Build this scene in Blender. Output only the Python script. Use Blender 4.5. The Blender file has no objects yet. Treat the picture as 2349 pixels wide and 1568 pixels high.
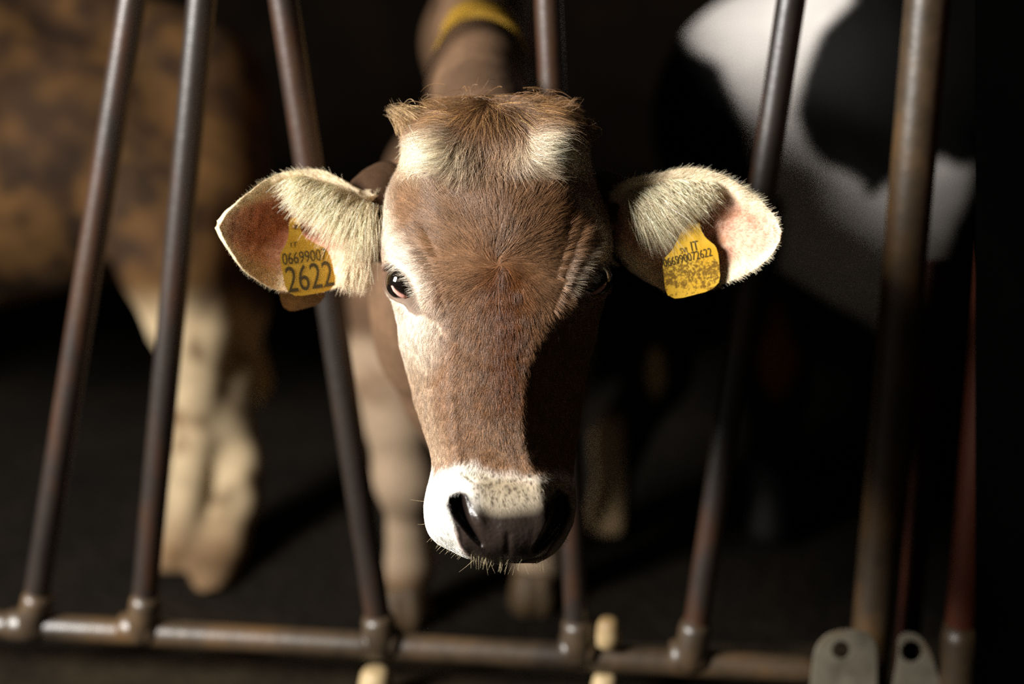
import bpy, bmesh, math, random
import numpy as np
from mathutils import Vector, Matrix
from mathutils.bvhtree import BVHTree
import openvdb as vdb

random.seed(7)
RNG = np.random.default_rng(7)
SC = bpy.context.scene
COL = SC.collection

# ------------------------------------------------------------------ camera, world, light, exposure
CAM_Z, PITCH, LENS, FW, FH = 1.2, math.radians(17.0), 50.0, 2349.0, 1568.0
FPX = LENS / 36.0 * FW
CP, SP = math.cos(PITCH), math.sin(PITCH)
CAM = np.array([0.0, 0.0, CAM_Z])
RIGHT, FWD, UP = np.array([1.0, 0, 0]), np.array([0, CP, -SP]), np.array([0, SP, CP])
HEAD = 1.36                                   # distance from the lens to the cow's forehead

cam_data = bpy.data.cameras.new('camera')
cam_data.lens, cam_data.sensor_width, cam_data.sensor_fit = LENS, 36.0, 'HORIZONTAL'
cam_data.clip_start, cam_data.clip_end = 0.05, 60
cam_data.dof.use_dof = True
cam_data.dof.focus_distance = HEAD + 0.01
cam_data.dof.aperture_fstop = 1.5
cam = bpy.data.objects.new('camera', cam_data)
cam.location = CAM
cam.rotation_euler = (math.pi / 2 - PITCH, 0, 0)
COL.objects.link(cam)
SC.camera = cam

SC.view_settings.view_transform = 'Standard'
SC.view_settings.look = 'None'
SC.cycles.use_denoising = False            # the film grain of the photograph stays crisp in the coat
SC.view_settings.exposure = 0.0
SC.view_settings.gamma = 1.0
SC.view_settings.use_curve_mapping = False

world = bpy.data.worlds.new('barn_gloom')
world.use_nodes = True
world.node_tree.nodes['Background'].inputs[0].default_value = (1.0, 0.86, 0.68, 1)
world.node_tree.nodes['Background'].inputs[1].default_value = 0.05
SC.world = world


def aim(o, target):
    d = Vector(target) - o.location
    o.rotation_euler = d.to_track_quat('-Z', 'Y').to_euler()


# daylight through the open barn door, left of and behind the camera
ld = bpy.data.lights.new('barn_door_daylight', 'AREA')
ld.shape, ld.size, ld.size_y = 'RECTANGLE', 0.8, 1.1
ld.energy = 285
ld.color = (1.0, 0.97, 0.92)
lo = bpy.data.objects.new('barn_door_daylight', ld)
lo.location = (-2.45, 0.10, 1.95)
COL.objects.link(lo)
aim(lo, (-0.05, 1.45, 0.8))


# ------------------------------------------------------------------ helpers
def P(px, py, d):
    """World point seen at photo pixel px, py at distance d along the lens axis (arrays allowed)."""
    px, py, d = np.broadcast_arrays(np.asarray(px, float), np.asarray(py, float), np.asarray(d, float))
    a, b = (px - FW / 2) / FPX * d, (FH / 2 - py) / FPX * d
    return CAM + a[..., None] * RIGHT + b[..., None] * UP + d[..., None] * FWD


def lin(r, g, b):
    c = np.array([r, g, b], float) / 255.0
    return np.where(c <= 0.04045, c / 12.92, ((c + 0.055) / 1.055) ** 2.4)


def smooth01(x):
    x = np.clip(x, 0, 1)
    return x * x * (3 - 2 * x)


def tag(o, label=None, cat=None, group=None, kind=None):
    for k, v in (('label', label), ('category', cat), ('group', group), ('kind', kind)):
        if v:
            o[k] = v
    return o


def empty(name, loc):
    o = bpy.data.objects.new(name, None)
    o.location = tuple(loc)
    o.empty_display_size = 0.05
    COL.objects.link(o)
    return o


def link(name, verts, faces, mat, parent=None, smooth=True, color=None):
    """ONE mesh object from world-space vertices; parented without moving it."""
    me = bpy.data.meshes.new(name)
    me.from_pydata([tuple(v) for v in verts], [], [tuple(int(i) for i in f) for f in faces])
    me.update()
    if color is not None:
        a = me.color_attributes.new('hide', 'FLOAT_COLOR', 'POINT')
        c = np.ones((len(verts), 4), np.float32)
        c[:, :3] = color
        a.data.foreach_set('color', c.ravel())
    if smooth:
        me.polygons.foreach_set('use_smooth', [True] * len(me.polygons))
    o = bpy.data.objects.new(name, me)
    if mat:
        me.materials.append(mat)
    COL.objects.link(o)
    if parent is not None:
        o.parent = parent
        o.matrix_parent_inverse = Matrix.Translation(-parent.location)
    return o


def fix_normals(o):
    bm = bmesh.new()
    bm.from_mesh(o.data)
    bmesh.ops.recalc_face_normals(bm, faces=bm.faces)
    bm.to_mesh(o.data)
    bm.free()


def grid_faces(n, m, wrap=True):
    """Quads of an n x m grid (rows x ring); ring closed when wrap."""
    mm = m if wrap else m - 1
    i, j = np.meshgrid(np.arange(n - 1), np.arange(mm), indexing='ij')
    j2 = (j + 1) % m
    return np.stack([i * m + j, i * m + j2, (i + 1) * m + j2, (i + 1) * m + j], -1).reshape(-1, 4).tolist()


def tube(path, radii, seg=28):
    """Verts and faces of a closed tube along a polyline."""
    path = [Vector(p) for p in path]
    n = len(path)
    if np.isscalar(radii):
        radii = [radii] * n
    vs, up = [], None
    for i, p in enumerate(path):
        t = (path[min(i + 1, n - 1)] - path[max(i - 1, 0)]).normalized()
        if up is None:
            up = t.orthogonal().normalized()
        up = (up - t * up.dot(t)).normalized()
        s = t.cross(up)
        for k in range(seg):
            a = 2 * math.pi * k / seg
            vs.append(p + (up * math.cos(a) + s * math.sin(a)) * radii[i])
    fs = grid_faces(n, seg)
    fs.append(list(range(seg))[::-1])
    fs.append([(n - 1) * seg + k for k in range(seg)])
    return vs, fs


def merge(*parts):
    vs, fs = [], []
    for v, f in parts:
        o = len(vs)
        vs += list(v)
        fs += [[i + o for i in q] for q in f]
    return vs, fs


def ball(c, rx, ry, rz, n=16, m=24):
    vs, fs = [], []
    c = np.asarray(c, float)
    vs.append(c + [0, 0, rz])
    for i in range(1, n):
        th = math.pi * i / n
        for j in range(m):
            ph = 2 * math.pi * j / m
            vs.append(c + [rx * math.sin(th) * math.cos(ph), ry * math.sin(th) * math.sin(ph), rz * math.cos(th)])
    vs.append(c - [0, 0, rz])
    for j in range(m):
        fs.append([0, 1 + j, 1 + (j + 1) % m])
    for i in range(n - 2):
        for j in range(m):
            a, b = 1 + i * m + j, 1 + i * m + (j + 1) % m
            fs.append([a, a + m, b + m, b])
    last = len(vs) - 1
    for j in range(m):
        fs.append([last, last - m + (j + 1) % m, last - m + j])
    return vs, fs


def polyline_dist(px, py, pts):
    """Distance in pixels from points to a polyline."""
    best = np.full(np.shape(px), 1e9)
    for (x0, y0), (x1, y1) in zip(pts[:-1], pts[1:]):
        dx, dy = x1 - x0, y1 - y0
        t = np.clip(((px - x0) * dx + (py - y0) * dy) / (dx * dx + dy * dy + 1e-9), 0, 1)
        best = np.minimum(best, np.hypot(px - x0 - t * dx, py - y0 - t * dy))
    return best


def poly_sd(px, py, pts):
    """Signed distance to a closed polygon, negative inside."""
    d = polyline_dist(px, py, list(pts) + [pts[0]])
    inside = np.zeros(np.shape(px), bool)
    n = len(pts)
    for i in range(n):
        x0, y0 = pts[i]
        x1, y1 = pts[(i + 1) % n]
        c = ((y0 > py) != (y1 > py)) & (px < (x1 - x0) * (py - y0) / (y1 - y0 + 1e-12) + x0)
        inside ^= c
    return np.where(inside, -d, d)


# ------------------------------------------------------------------ materials
def new_mat(name, base=(0.5, 0.5, 0.5), rough=0.6, metal=0.0, spec=0.5):
    m = bpy.data.materials.new(name)
    m.use_nodes = True
    b = m.node_tree.nodes['Principled BSDF']
    b.inputs['Base Color'].default_value = (*base, 1)
    b.inputs['Roughness'].default_value = rough
    b.inputs['Metallic'].default_value = metal
    b.inputs['Specular IOR Level'].default_value = spec
    return m, m.node_tree, b


def noise(nt, scale, detail=4, rough=0.55, coord='Object', stretch=None):
    tc = nt.nodes.new('ShaderNodeTexCoord')
    n = nt.nodes.new('ShaderNodeTexNoise')
    n.inputs['Scale'].default_value = scale
    n.inputs['Detail'].default_value = detail
    n.inputs['Roughness'].default_value = rough
    if stretch:
        mp = nt.nodes.new('ShaderNodeMapping')
        mp.inputs['Scale'].default_value = stretch
        nt.links.new(tc.outputs[coord], mp.inputs[0])
        nt.links.new(mp.outputs[0], n.inputs['Vector'])
    else:
        nt.links.new(tc.outputs[coord], n.inputs['Vector'])
    return n


def ramp(nt, src, stops):
    r = nt.nodes.new('ShaderNodeValToRGB')
    e = r.color_ramp.elements
    while len(e) > 1:
        e.remove(e[0])
    e[0].position, e[0].color = stops[0][0], (*stops[0][1], 1)
    for p, c in stops[1:]:
        k = e.new(p)
        k.color = (*c, 1)
    nt.links.new(src, r.inputs[0])
    return r


def bump(nt, src, bsdf, strength, dist):
    b = nt.nodes.new('ShaderNodeBump')
    b.inputs['Strength'].default_value = strength
    b.inputs['Distance'].default_value = dist
    nt.links.new(src, b.inputs['Height'])
    nt.links.new(b.outputs[0], bsdf.inputs['Normal'])


def mottled(name, stops, scale, rough=0.7, metal=0.0, spec=0.4, bmp=0.3, bd=0.002, stretch=None, detail=5):
    m, nt, b = new_mat(name, rough=rough, metal=metal, spec=spec)
    n = noise(nt, scale, detail, 0.6, stretch=stretch)
    r = ramp(nt, n.outputs[0], stops)
    nt.links.new(r.outputs[0], b.inputs['Base Color'])
    if bmp:
        n2 = noise(nt, scale * 6, 4)
        bump(nt, n2.outputs[0], b, bmp, bd)
    return m


def hide_mat(name, rough=0.75, spec=0.2, speck=0.18, scale=90, bmp=0.5):
    """Skin that reads its coat markings from the mesh's own 'hide' colours."""
    m, nt, b = new_mat(name, rough=rough, spec=spec)
    at = nt.nodes.new('ShaderNodeAttribute')
    at.attribute_name = 'hide'
    n = noise(nt, scale, 5)
    mr = nt.nodes.new('ShaderNodeMapRange')
    mr.inputs['From Min'].default_value, mr.inputs['From Max'].default_value = 0.25, 0.75
    mr.inputs['To Min'].default_value, mr.inputs['To Max'].default_value = 1 - speck, 1 + speck
    nt.links.new(n.outputs[0], mr.inputs[0])
    mx = nt.nodes.new('ShaderNodeVectorMath')
    mx.operation = 'SCALE'
    nt.links.new(at.outputs['Color'], mx.inputs[0])
    nt.links.new(mr.outputs[0], mx.inputs['Scale'])
    nt.links.new(mx.outputs[0], b.inputs['Base Color'])
    bump(nt, n.outputs[0], b, bmp, 0.002)
    return m


MAT = {}
MAT['hide'] = hide_mat('brown_hide')
MAT['dirty_hide'] = hide_mat('dirty_hide', speck=0.5, scale=9, rough=0.85)
MAT['bw_hide'] = hide_mat('black_white_hide', speck=0.12, scale=30, rough=0.7)
MAT['rust'] = mottled('rusty_pipe', [(0.3, lin(24, 18, 14)), (0.5, lin(40, 31, 25)), (0.62, lin(58, 33, 17)), (0.75, lin(58, 48, 38))], 14,
                      rough=0.40, metal=0.0, spec=0.9, bmp=0.2, stretch=(1, 1, 0.35))
MAT['rust_red'] = mottled('red_rusted_pipe', [(0.3, lin(60, 26, 15)), (0.55, lin(92, 44, 26)), (0.75, lin(104, 64, 42))], 12,
                          rough=0.5, metal=0.15, spec=0.5, bmp=0.25, stretch=(1, 1, 0.35))
MAT['rust_dark'] = mottled('dark_red_rust', [(0.3, lin(40, 17, 10)), (0.55, lin(66, 31, 18)), (0.75, lin(76, 46, 30))], 12, rough=0.6, spec=0.2, bmp=0.25)
MAT['worn'] = mottled('worn_pipe', [(0.3, lin(38, 29, 20)), (0.5, lin(66, 52, 36)), (0.7, lin(92, 66, 36))], 10,
                      rough=0.42, metal=0.0, spec=0.8, bmp=0.3)
MAT['galv'] = mottled('galvanised_plate', [(0.3, lin(96, 88, 74)), (0.55, lin(136, 128, 112)), (0.75, lin(122, 94, 60))], 16,
                      rough=0.5, metal=0.3, spec=0.5, bmp=0.2)
MAT['nylon'] = mottled('pale_nylon', [(0.3, lin(130, 106, 70)), (0.7, lin(190, 168, 128))], 20, rough=0.5, bmp=0.1)
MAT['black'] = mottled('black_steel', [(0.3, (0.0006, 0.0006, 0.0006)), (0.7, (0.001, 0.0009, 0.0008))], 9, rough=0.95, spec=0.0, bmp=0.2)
MAT['mud'] = mottled('trodden_dung_floor', [(0.3, lin(9, 6, 3)), (0.5, lin(18, 13, 7)), (0.75, lin(27, 20, 11))], 5, rough=0.8, spec=0.15, bmp=0.8, bd=0.02)
MAT['kerb'] = mottled('dark_concrete', [(0.3, lin(24, 19, 12)), (0.7, lin(46, 38, 26))], 7, rough=0.9, spec=0.1, bmp=0.6, bd=0.008)
MAT['wall'] = mottled('dark_barn_boards', [(0.3, lin(14, 10, 7)), (0.7, lin(26, 19, 13))], 4, rough=0.9, spec=0.05, bmp=0.3)
MAT['eye'], _nt, _b = new_mat('dark_eye', (0.006, 0.004, 0.003), 0.04, 0, 0.8)
_b.inputs['Coat Weight'].default_value = 1.0
_b.inputs['Coat Roughness'].default_value = 0.02
MAT['pink'], _nt, _b = new_mat('pink_eyelid', lin(225, 165, 150), 0.3)
MAT['ink'], _nt, _b = new_mat('black_print', lin(84, 70, 36), 0.6)
MAT['hoof'] = mottled('horn_hoof', [(0.3, lin(45, 34, 22)), (0.7, lin(90, 70, 45))], 30, rough=0.6, bmp=0.2)
MAT['collar'] = mottled('yellow_webbing', [(0.3, lin(165, 122, 30)), (0.7, lin(205, 160, 55))], 40, rough=0.7, bmp=0.3)


def tag_mat(name, dirty):
    m, nt, b = new_mat(name, rough=0.45, spec=0.4)
    n = noise(nt, 30, 3)
    r = ramp(nt, n.outputs[0], [(0.3, lin(226, 172, 44)), (0.7, lin(240, 196, 74))])
    if dirty:
        tc = nt.nodes.new('ShaderNodeTexCoord')
        n1 = noise(nt, 230, 6, 0.7, coord='Generated', stretch=None)
        n1.inputs['Scale'].default_value = 15
        n1.inputs['Detail'].default_value = 9
        n1.inputs['Roughness'].default_value = 0.8
        sep = nt.nodes.new('ShaderNodeSeparateXYZ')
        nt.links.new(tc.outputs['Generated'], sep.inputs[0])
        band = ramp(nt, sep.outputs['Z'], [(0.0, (0.43,) * 3), (0.1, (0.45,) * 3), (0.12, (0.48,) * 3), (0.3, (0.53,) * 3), (0.42, (0.50,) * 3), (0.52, (0.40,) * 3), (0.58, (0.2,) * 3)])
        ad = nt.nodes.new('ShaderNodeMath')
        ad.operation = 'MULTIPLY_ADD'
        nt.links.new(n1.outputs[0], ad.inputs[0])
        ad.inputs[1].default_value = 1.0
        nt.links.new(band.outputs[0], ad.inputs[2])
        mask = ramp(nt, ad.outputs[0], [(0.0, (0,) * 3), (0.96, (0,) * 3), (1.0, (0.85,) * 3)])
        sc2 = nt.nodes.new('ShaderNodeMath')
        sc2.operation = 'MULTIPLY'
        sc2.inputs[1].default_value = 0.98
        nt.links.new(ad.outputs[0], sc2.inputs[0])
        nt.links.new(sc2.outputs[0], mask.inputs[0])
        mx = nt.nodes.new('ShaderNodeMix')
        mx.data_type = 'RGBA'
        nt.links.new(mask.outputs[0], mx.inputs['Factor'])
        nt.links.new(r.outputs[0], mx.inputs['A'])
        mx.inputs['B'].default_value = (*lin(104, 72, 34), 1)
        nt.links.new(mx.outputs['Result'], b.inputs['Base Color'])
    else:
        nt.links.new(r.outputs[0], b.inputs['Base Color'])
    return m


MAT['tag_clean'] = tag_mat('yellow_tag_plastic', False)
MAT['tag_dirty'] = tag_mat('soiled_yellow_tag_plastic', True)
MAT['tag_back'] = mottled('shade_darkened_yellow_tag', [(0.3, lin(70, 44, 14)), (0.7, lin(128, 88, 28))], 60, rough=0.5, bmp=0.1)  # the ear's shadow on the back plate is put into this darker yellow


def hair_mat(name, rough=0.38, spec=0.5):
    m, nt, b = new_mat(name, rough=rough, spec=spec)
    at = nt.nodes.new('ShaderNodeAttribute')
    at.attribute_name = 'hair_col'
    nt.links.new(at.outputs['Color'], b.inputs['Base Color'])
    return m


MAT['hair'] = hair_mat('coat_hair')


def hair_object(name, pts, col, rad, parent, kind=True):
    """pts (N,K,3) world, col (N,3), rad (N,) root radius; one hair-curves object."""
    n, k = pts.shape[:2]
    h = bpy.data.hair_curves.new(name)
    h.add_curves([k] * n)
    off = np.array(parent.location)
    h.position_data.foreach_set('vector', (pts - off).astype(np.float32).ravel())
    r = h.attributes.new('radius', 'FLOAT', 'POINT')
    taper = np.linspace(1, 0.25, k)
    r.data.foreach_set('value', (np.asarray(rad)[:, None] * taper).astype(np.float32).ravel())
    c = h.attributes.new('hair_col', 'FLOAT_COLOR', 'CURVE')
    cc = np.ones((n, 4), np.float32)
    cc[:, :3] = col
    c.data.foreach_set('color', cc.ravel())
    h.materials.append(MAT['hair'])
    o = bpy.data.objects.new(name, h)
    COL.objects.link(o)
    o.parent = parent
    if kind:
        o['kind'] = 'stuff'
    return o


# ------------------------------------------------------------------ the room
def box(lo_, hi_):
    x0, y0, z0 = lo_
    x1, y1, z1 = hi_
    v = [(x0, y0, z0), (x1, y0, z0), (x1, y1, z0), (x0, y1, z0), (x0, y0, z1), (x1, y0, z1), (x1, y1, z1), (x0, y1, z1)]
    return v, [[0, 3, 2, 1], [4, 5, 6, 7], [0, 1, 5, 4], [1, 2, 6, 5], [2, 3, 7, 6], [3, 0, 4, 7]]


tag(link('floor', *box((-4, -3, -0.1), (4, 7, 0.0)), MAT['mud'], smooth=False), kind='structure')
tag(link('wall_back', *box((-4, 6.0, 0.0), (4, 6.15, 3.6)), MAT['wall'], smooth=False), kind='structure')
tag(link('wall_right', *box((4.0, -3, 0.0), (4.15, 7, 3.6)), MAT['wall'], smooth=False), kind='structure')
tag(link('ceiling', *box((-4, -3, 3.6), (4.15, 7, 3.7)), MAT['wall'], smooth=False), kind='structure')

# ------------------------------------------------------------------ feed barrier
BAR_Y, BAR_SLOPE = 1.69, 0.10                 # upright plane y = BAR_Y - BAR_SLOPE * x


def on_barrier(px, py, off=0.0):
    """Point of the barrier's upright plane (moved off metres away from the lens) at a photo pixel."""
    d = P(px, py, 1.0) - CAM
    t = (BAR_Y + off - BAR_SLOPE * CAM[0] - CAM[1]) / (d[1] + BAR_SLOPE * d[0])
    return CAM + d * t


def bar(a, b, r, off=0.0, up=0.45, seg=28, down=0.0):
    A, B = on_barrier(*a, off), on_barrier(*b, off)
    d = (A - B) / np.linalg.norm(A - B)
    A = A + d * up
    B = B - d * down
    n = 24
    path = [A + (B - A) * i / (n - 1) for i in range(n)]
    return tube(path, r, seg)


barrier = empty('feed_barrier', on_barrier(1174, 1500))
barrier.location.z = 0.0
tag(barrier, 'rusty tubular steel feed barrier that the brown cow puts its head through', 'barrier')
rail_l, rail_r = on_barrier(-250, 1418), on_barrier(1905, 1538)
link('bottom_rail', *tube([rail_l + (rail_r - rail_l) * i / 30 for i in range(31)], 0.0185), MAT['worn'], barrier)
link('kerb', *box((-1.6, 1.62, 0.0), (1.6, 1.86, 0.17)), MAT['kerb'], None, smooth=False)
tag(bpy.data.objects['kerb'], kind='structure')
bpy.data.objects['kerb'].name = 'trim_1'

for a, b, r, m in (((303, 0), (72, 1440), 0.0170, 'rust'), ((462, 0), (325, 1448), 0.0172, 'rust'), ((650, 0), (876, 1478), 0.0172, 'rust'),
                   ((1257, 0), (1326, 1500), 0.0160, 'rust'), ((1815, 0), (1585, 1516), 0.0168, 'rust')):
    link('upright_bar', *bar(a, b, r), MAT[m], barrier)
# welded sockets where the uprights meet the rail
for (x, y), (ux, uy), w in (((66, 1458), (90, 1360), 0.021), ((322, 1466), (336, 1365), 0.021), ((878, 1496), (866, 1410), 0.0225),
                            ((1328, 1515), (1324, 1420), 0.0215), ((1580, 1530), (1598, 1425), 0.0215)):
    A, B = on_barrier(ux, uy, -0.004), on_barrier(x, y, -0.004)
    path = [A, A + (B - A) * 0.15, A + (B - A) * 0.5, A + (B - A) * 0.85, B]
    C = on_barrier(x - 45, y - 28)
    D = on_barrier(x + 42, y - 22)
    link('socket', *merge(tube(path, [w * 0.86, w, w, w * 1.05, w * 0.8]), tube([C, C + (D - C) * 0.2, C + (D - C) * 0.8, D], [0.0195, 0.023, 0.023, 0.0195])), MAT['worn'], barrier)
# pale nylon pivot bushes under and behind the rail
for x, y, rx, rz, off in ((1396, 1448, 0.017, 0.019, -0.006), (1388, 1566, 0.018, 0.014, -0.005), (862, 1560, 0.023, 0.018, -0.005)):
    c = on_barrier(x, y, off)
    z_ = np.array([0, 0, rz])
    vs, fs = tube([c - z_, c - z_ * 0.9, c - z_ * 0.2, c + z_ * 0.6, c + z_ * 0.92, c + z_], [rx * k_ for k_ in (0.8, 1.0, 1.0, 0.86, 0.66, 0.4)])
    link('pivot_bush', vs, fs, MAT['nylon'], barrier)

# thick support post with its two drilled plates
post = empty('support_post', on_barrier(1995, 1500, 0.02))
post.location.z = 0.0
tag(post, 'thick worn steel post at right with a drilled grey plate at its foot', 'post')
A, B = on_barrier(2128, 0, 0.05), on_barrier(1996, 1500, 0.05)
dd = (A - B) / np.linalg.norm(A - B)
B2 = B - dd * ((B[2] - 0.172) / dd[2])
link('post_tube', *tube([B2 + (A + dd * 0.5 - B2) * i / 40 for i in range(41)], 0.0262, 36), MAT['worn'], post)


def drilled_plate(outline, hole, hr, off, thick):
    """Plate with a round hole: outline in photo pixels on the barrier plane."""
    n = 64
    out = []
    pts = [np.array(p, float) for p in outline]
    hc = np.array(hole, float)
    seglist = list(zip(pts, pts[1:] + pts[:1]))
    for k in range(n):
        a = 2 * math.pi * k / n
        d = np.array([math.cos(a), math.sin(a)])
        best = None
        for p, q in seglist:
            e = q - p
            den = d[0] * (-e[1]) + d[1] * e[0]
            if abs(den) < 1e-9:
                continue
            w = p - hc
            t = (w[0] * (-e[1]) + w[1] * e[0]) / den
            s = (d[0] * w[1] - d[1] * w[0]) / den
            if t > 0 and -1e-6 <= s <= 1 + 1e-6 and (best is None or t > best):
                best = t
        out.append(hc + d * best)
    rings = []
    for o_ in (off, off + thick):
        rings.append([on_barrier(p[0], p[1], o_) for p in out])
        rings.append([on_barrier(hc[0] + hr * math.cos(2 * math.pi * k / n), hc[1] + hr * math.sin(2 * math.pi * k / n), o_) for k in range(n)])
    vs = [v for r in rings for v in r]
    fs = []
    for k in range(n):
        j = (k + 1) % n
        fs += [[k, j, n + j, n + k], [2 * n + j, 2 * n + k, 3 * n + k, 3 * n + j], [k, 2 * n + k, 2 * n + j, j], [n + k, n + j, 3 * n + j, 3 * n + k]]
    return vs, fs


def round_plate(name, outline, hole, hr, off, parent):
    pts = np.array(outline, float)
    for _ in range(2):                         # corner cutting rounds the outline
        nx = np.roll(pts, -1, 0)
        pts = np.stack([pts * 0.75 + nx * 0.25, pts * 0.25 + nx * 0.75], 1).reshape(-1, 2)
    o = link(name, *drilled_plate(pts.tolist(), hole, hr, off, 0.007), MAT['galv'], parent, smooth=False)
    fix_normals(o)
    bv = o.modifiers.new('edge', 'BEVEL')
    bv.width, bv.segments, bv.limit_method = 0.0015, 2, 'ANGLE'
    return o


round_plate('drilled_plate', [(1850, 1640), (1862, 1540), (1868, 1482), (1900, 1448), (1955, 1440), (2012, 1455), (2014, 1560), (2006, 1640)], (1930, 1490), 20, -0.028, post)

gate = empty('gate_bar', on_barrier(2205, 1500, -0.01))
gate.location.z = 0.0
tag(gate, 'red-rusted slanting gate bar beside the black column at far right', 'gate bar')
link('bar_tube', *bar((2268, 700), (2200, 1500), 0.0200, -0.01, up=0.8, down=0.13), MAT['rust_red'], gate)
A, B = on_barrier(2207, 1430, -0.012), on_barrier(2196, 1600, -0.012)
link('clamp', *tube([A, A + (B - A) * 0.2, A + (B - A) * 0.5, A + (B - A) * 0.8, B], [0.022, 0.025, 0.023, 0.026, 0.024]), MAT['worn'], gate)
round_plate('drilled_plate', [(2030, 1640), (2052, 1550), (2060, 1500), (2060, 1452), (2100, 1448), (2132, 1480), (2150, 1540), (2180, 1640)], (2091, 1493), 24, -0.016, gate)
rod = link('rear_rod', *bar((2156, 600), (2085, 1450), 0.0155, 0.12, up=0.0, down=0.09), MAT['rust_dark'])
tag(rod, 'thin red-rusted rod standing just behind the thick worn post', 'rod')

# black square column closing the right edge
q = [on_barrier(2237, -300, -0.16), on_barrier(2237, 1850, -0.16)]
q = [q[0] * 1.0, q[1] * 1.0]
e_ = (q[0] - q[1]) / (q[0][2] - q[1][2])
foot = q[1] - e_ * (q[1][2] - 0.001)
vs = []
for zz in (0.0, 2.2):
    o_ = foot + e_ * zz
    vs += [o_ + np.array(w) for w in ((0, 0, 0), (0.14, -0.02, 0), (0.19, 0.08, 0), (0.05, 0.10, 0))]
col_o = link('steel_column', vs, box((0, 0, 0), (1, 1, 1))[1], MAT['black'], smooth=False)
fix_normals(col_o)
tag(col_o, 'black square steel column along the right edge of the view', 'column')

# ------------------------------------------------------------------ bodies: smooth unions of tapered capsules
def sdf_body(caps, vox=0.009, k=0.03, sub=None):
    """caps: (A, B, ra, rb[, (sx, sy, sz)]) in world space. Returns verts and quads."""
    lo_ = np.min([np.minimum(c[0], c[1]) - max(c[2], c[3]) for c in caps], 0) - 0.05
    hi_ = np.max([np.maximum(c[0], c[1]) + max(c[2], c[3]) for c in caps], 0) + 0.05
    n = np.ceil((hi_ - lo_) / vox).astype(int) + 1
    g = np.full(n, 0.2, np.float32)
    for A, B, ra, rb in caps:
        l2 = np.minimum(A, B) - max(ra, rb) - 0.12
        h2 = np.maximum(A, B) + max(ra, rb) + 0.12
        i0 = np.clip(((l2 - lo_) / vox).astype(int), 0, n)
        i1 = np.clip(((h2 - lo_) / vox).astype(int) + 1, 0, n)
        ax = [lo_[q] + vox * np.arange(i0[q], i1[q]) for q in range(3)]
        X, Y, Z = np.meshgrid(*ax, indexing='ij', sparse=True)
        d = B - A
        L2 = float(d @ d) + 1e-12
        t = np.clip(((X - A[0]) * d[0] + (Y - A[1]) * d[1] + (Z - A[2]) * d[2]) / L2, 0, 1)
        q = np.sqrt((X - A[0] - t * d[0]) ** 2 + (Y - A[1] - t * d[1]) ** 2 + (Z - A[2] - t * d[2]) ** 2) - (ra + (rb - ra) * t)
        s = g[i0[0]:i1[0], i0[1]:i1[1], i0[2]:i1[2]]
        h = np.clip(0.5 + 0.5 * (s - q) / k, 0, 1)
        s[...] = s * (1 - h) + q * h - k * h * (1 - h)
    zz = lo_[2] + vox * np.arange(n[2])
    g = np.maximum(g, (0.012 - zz)[None, None, :]).astype(np.float32)
    fg = vdb.FloatGrid(0.2)
    fg.copyFromArray(g.astype(np.float32))
    pts, quads = fg.convertToQuads(isovalue=0.0)
    return lo_ + np.asarray(pts, float) * vox, np.asarray(quads, int)


def chain(spec):
    """[(px, py, depth, radius), ...] -> capsules."""
    q = [(P(a, b, c), r) for a, b, c, r in spec]
    return [(q[i][0], q[i + 1][0], q[i][1], q[i + 1][1]) for i in range(len(q) - 1)]


def project(v):
    w = np.asarray(v) - CAM
    d = w @ FWD
    return w @ RIGHT / d * FPX + FW / 2, FH / 2 - w @ UP / d * FPX, d


def vnoise(p, scale, seed=0, octaves=3):
    """Cheap smooth 3-D value noise in [0,1] for coat mottling."""
    out, amp, tot = 0, 1.0, 0
    for o_ in range(octaves):
        r = np.random.default_rng(seed + o_)
        tab = r.random(4096)
        q = np.asarray(p) * scale * 2 ** o_
        i = np.floor(q).astype(np.int64)
        f = q - i
        f = f * f * (3 - 2 * f)
        v = 0
        for dx in (0, 1):
            for dy in (0, 1):
                for dz in (0, 1):
                    hsh = ((i[:, 0] + dx) * 73856093 ^ (i[:, 1] + dy) * 19349663 ^ (i[:, 2] + dz) * 83492791) & 4095
                    w = (f[:, 0] if dx else 1 - f[:, 0]) * (f[:, 1] if dy else 1 - f[:, 1]) * (f[:, 2] if dz else 1 - f[:, 2])
                    v = v + w * tab[hsh]
        out = out + amp * v
        tot += amp
        amp *= 0.5
    return out / tot


def mixc(a, b, w):
    return a * (1 - w[..., None]) + np.asarray(b) * w[..., None]


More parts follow.
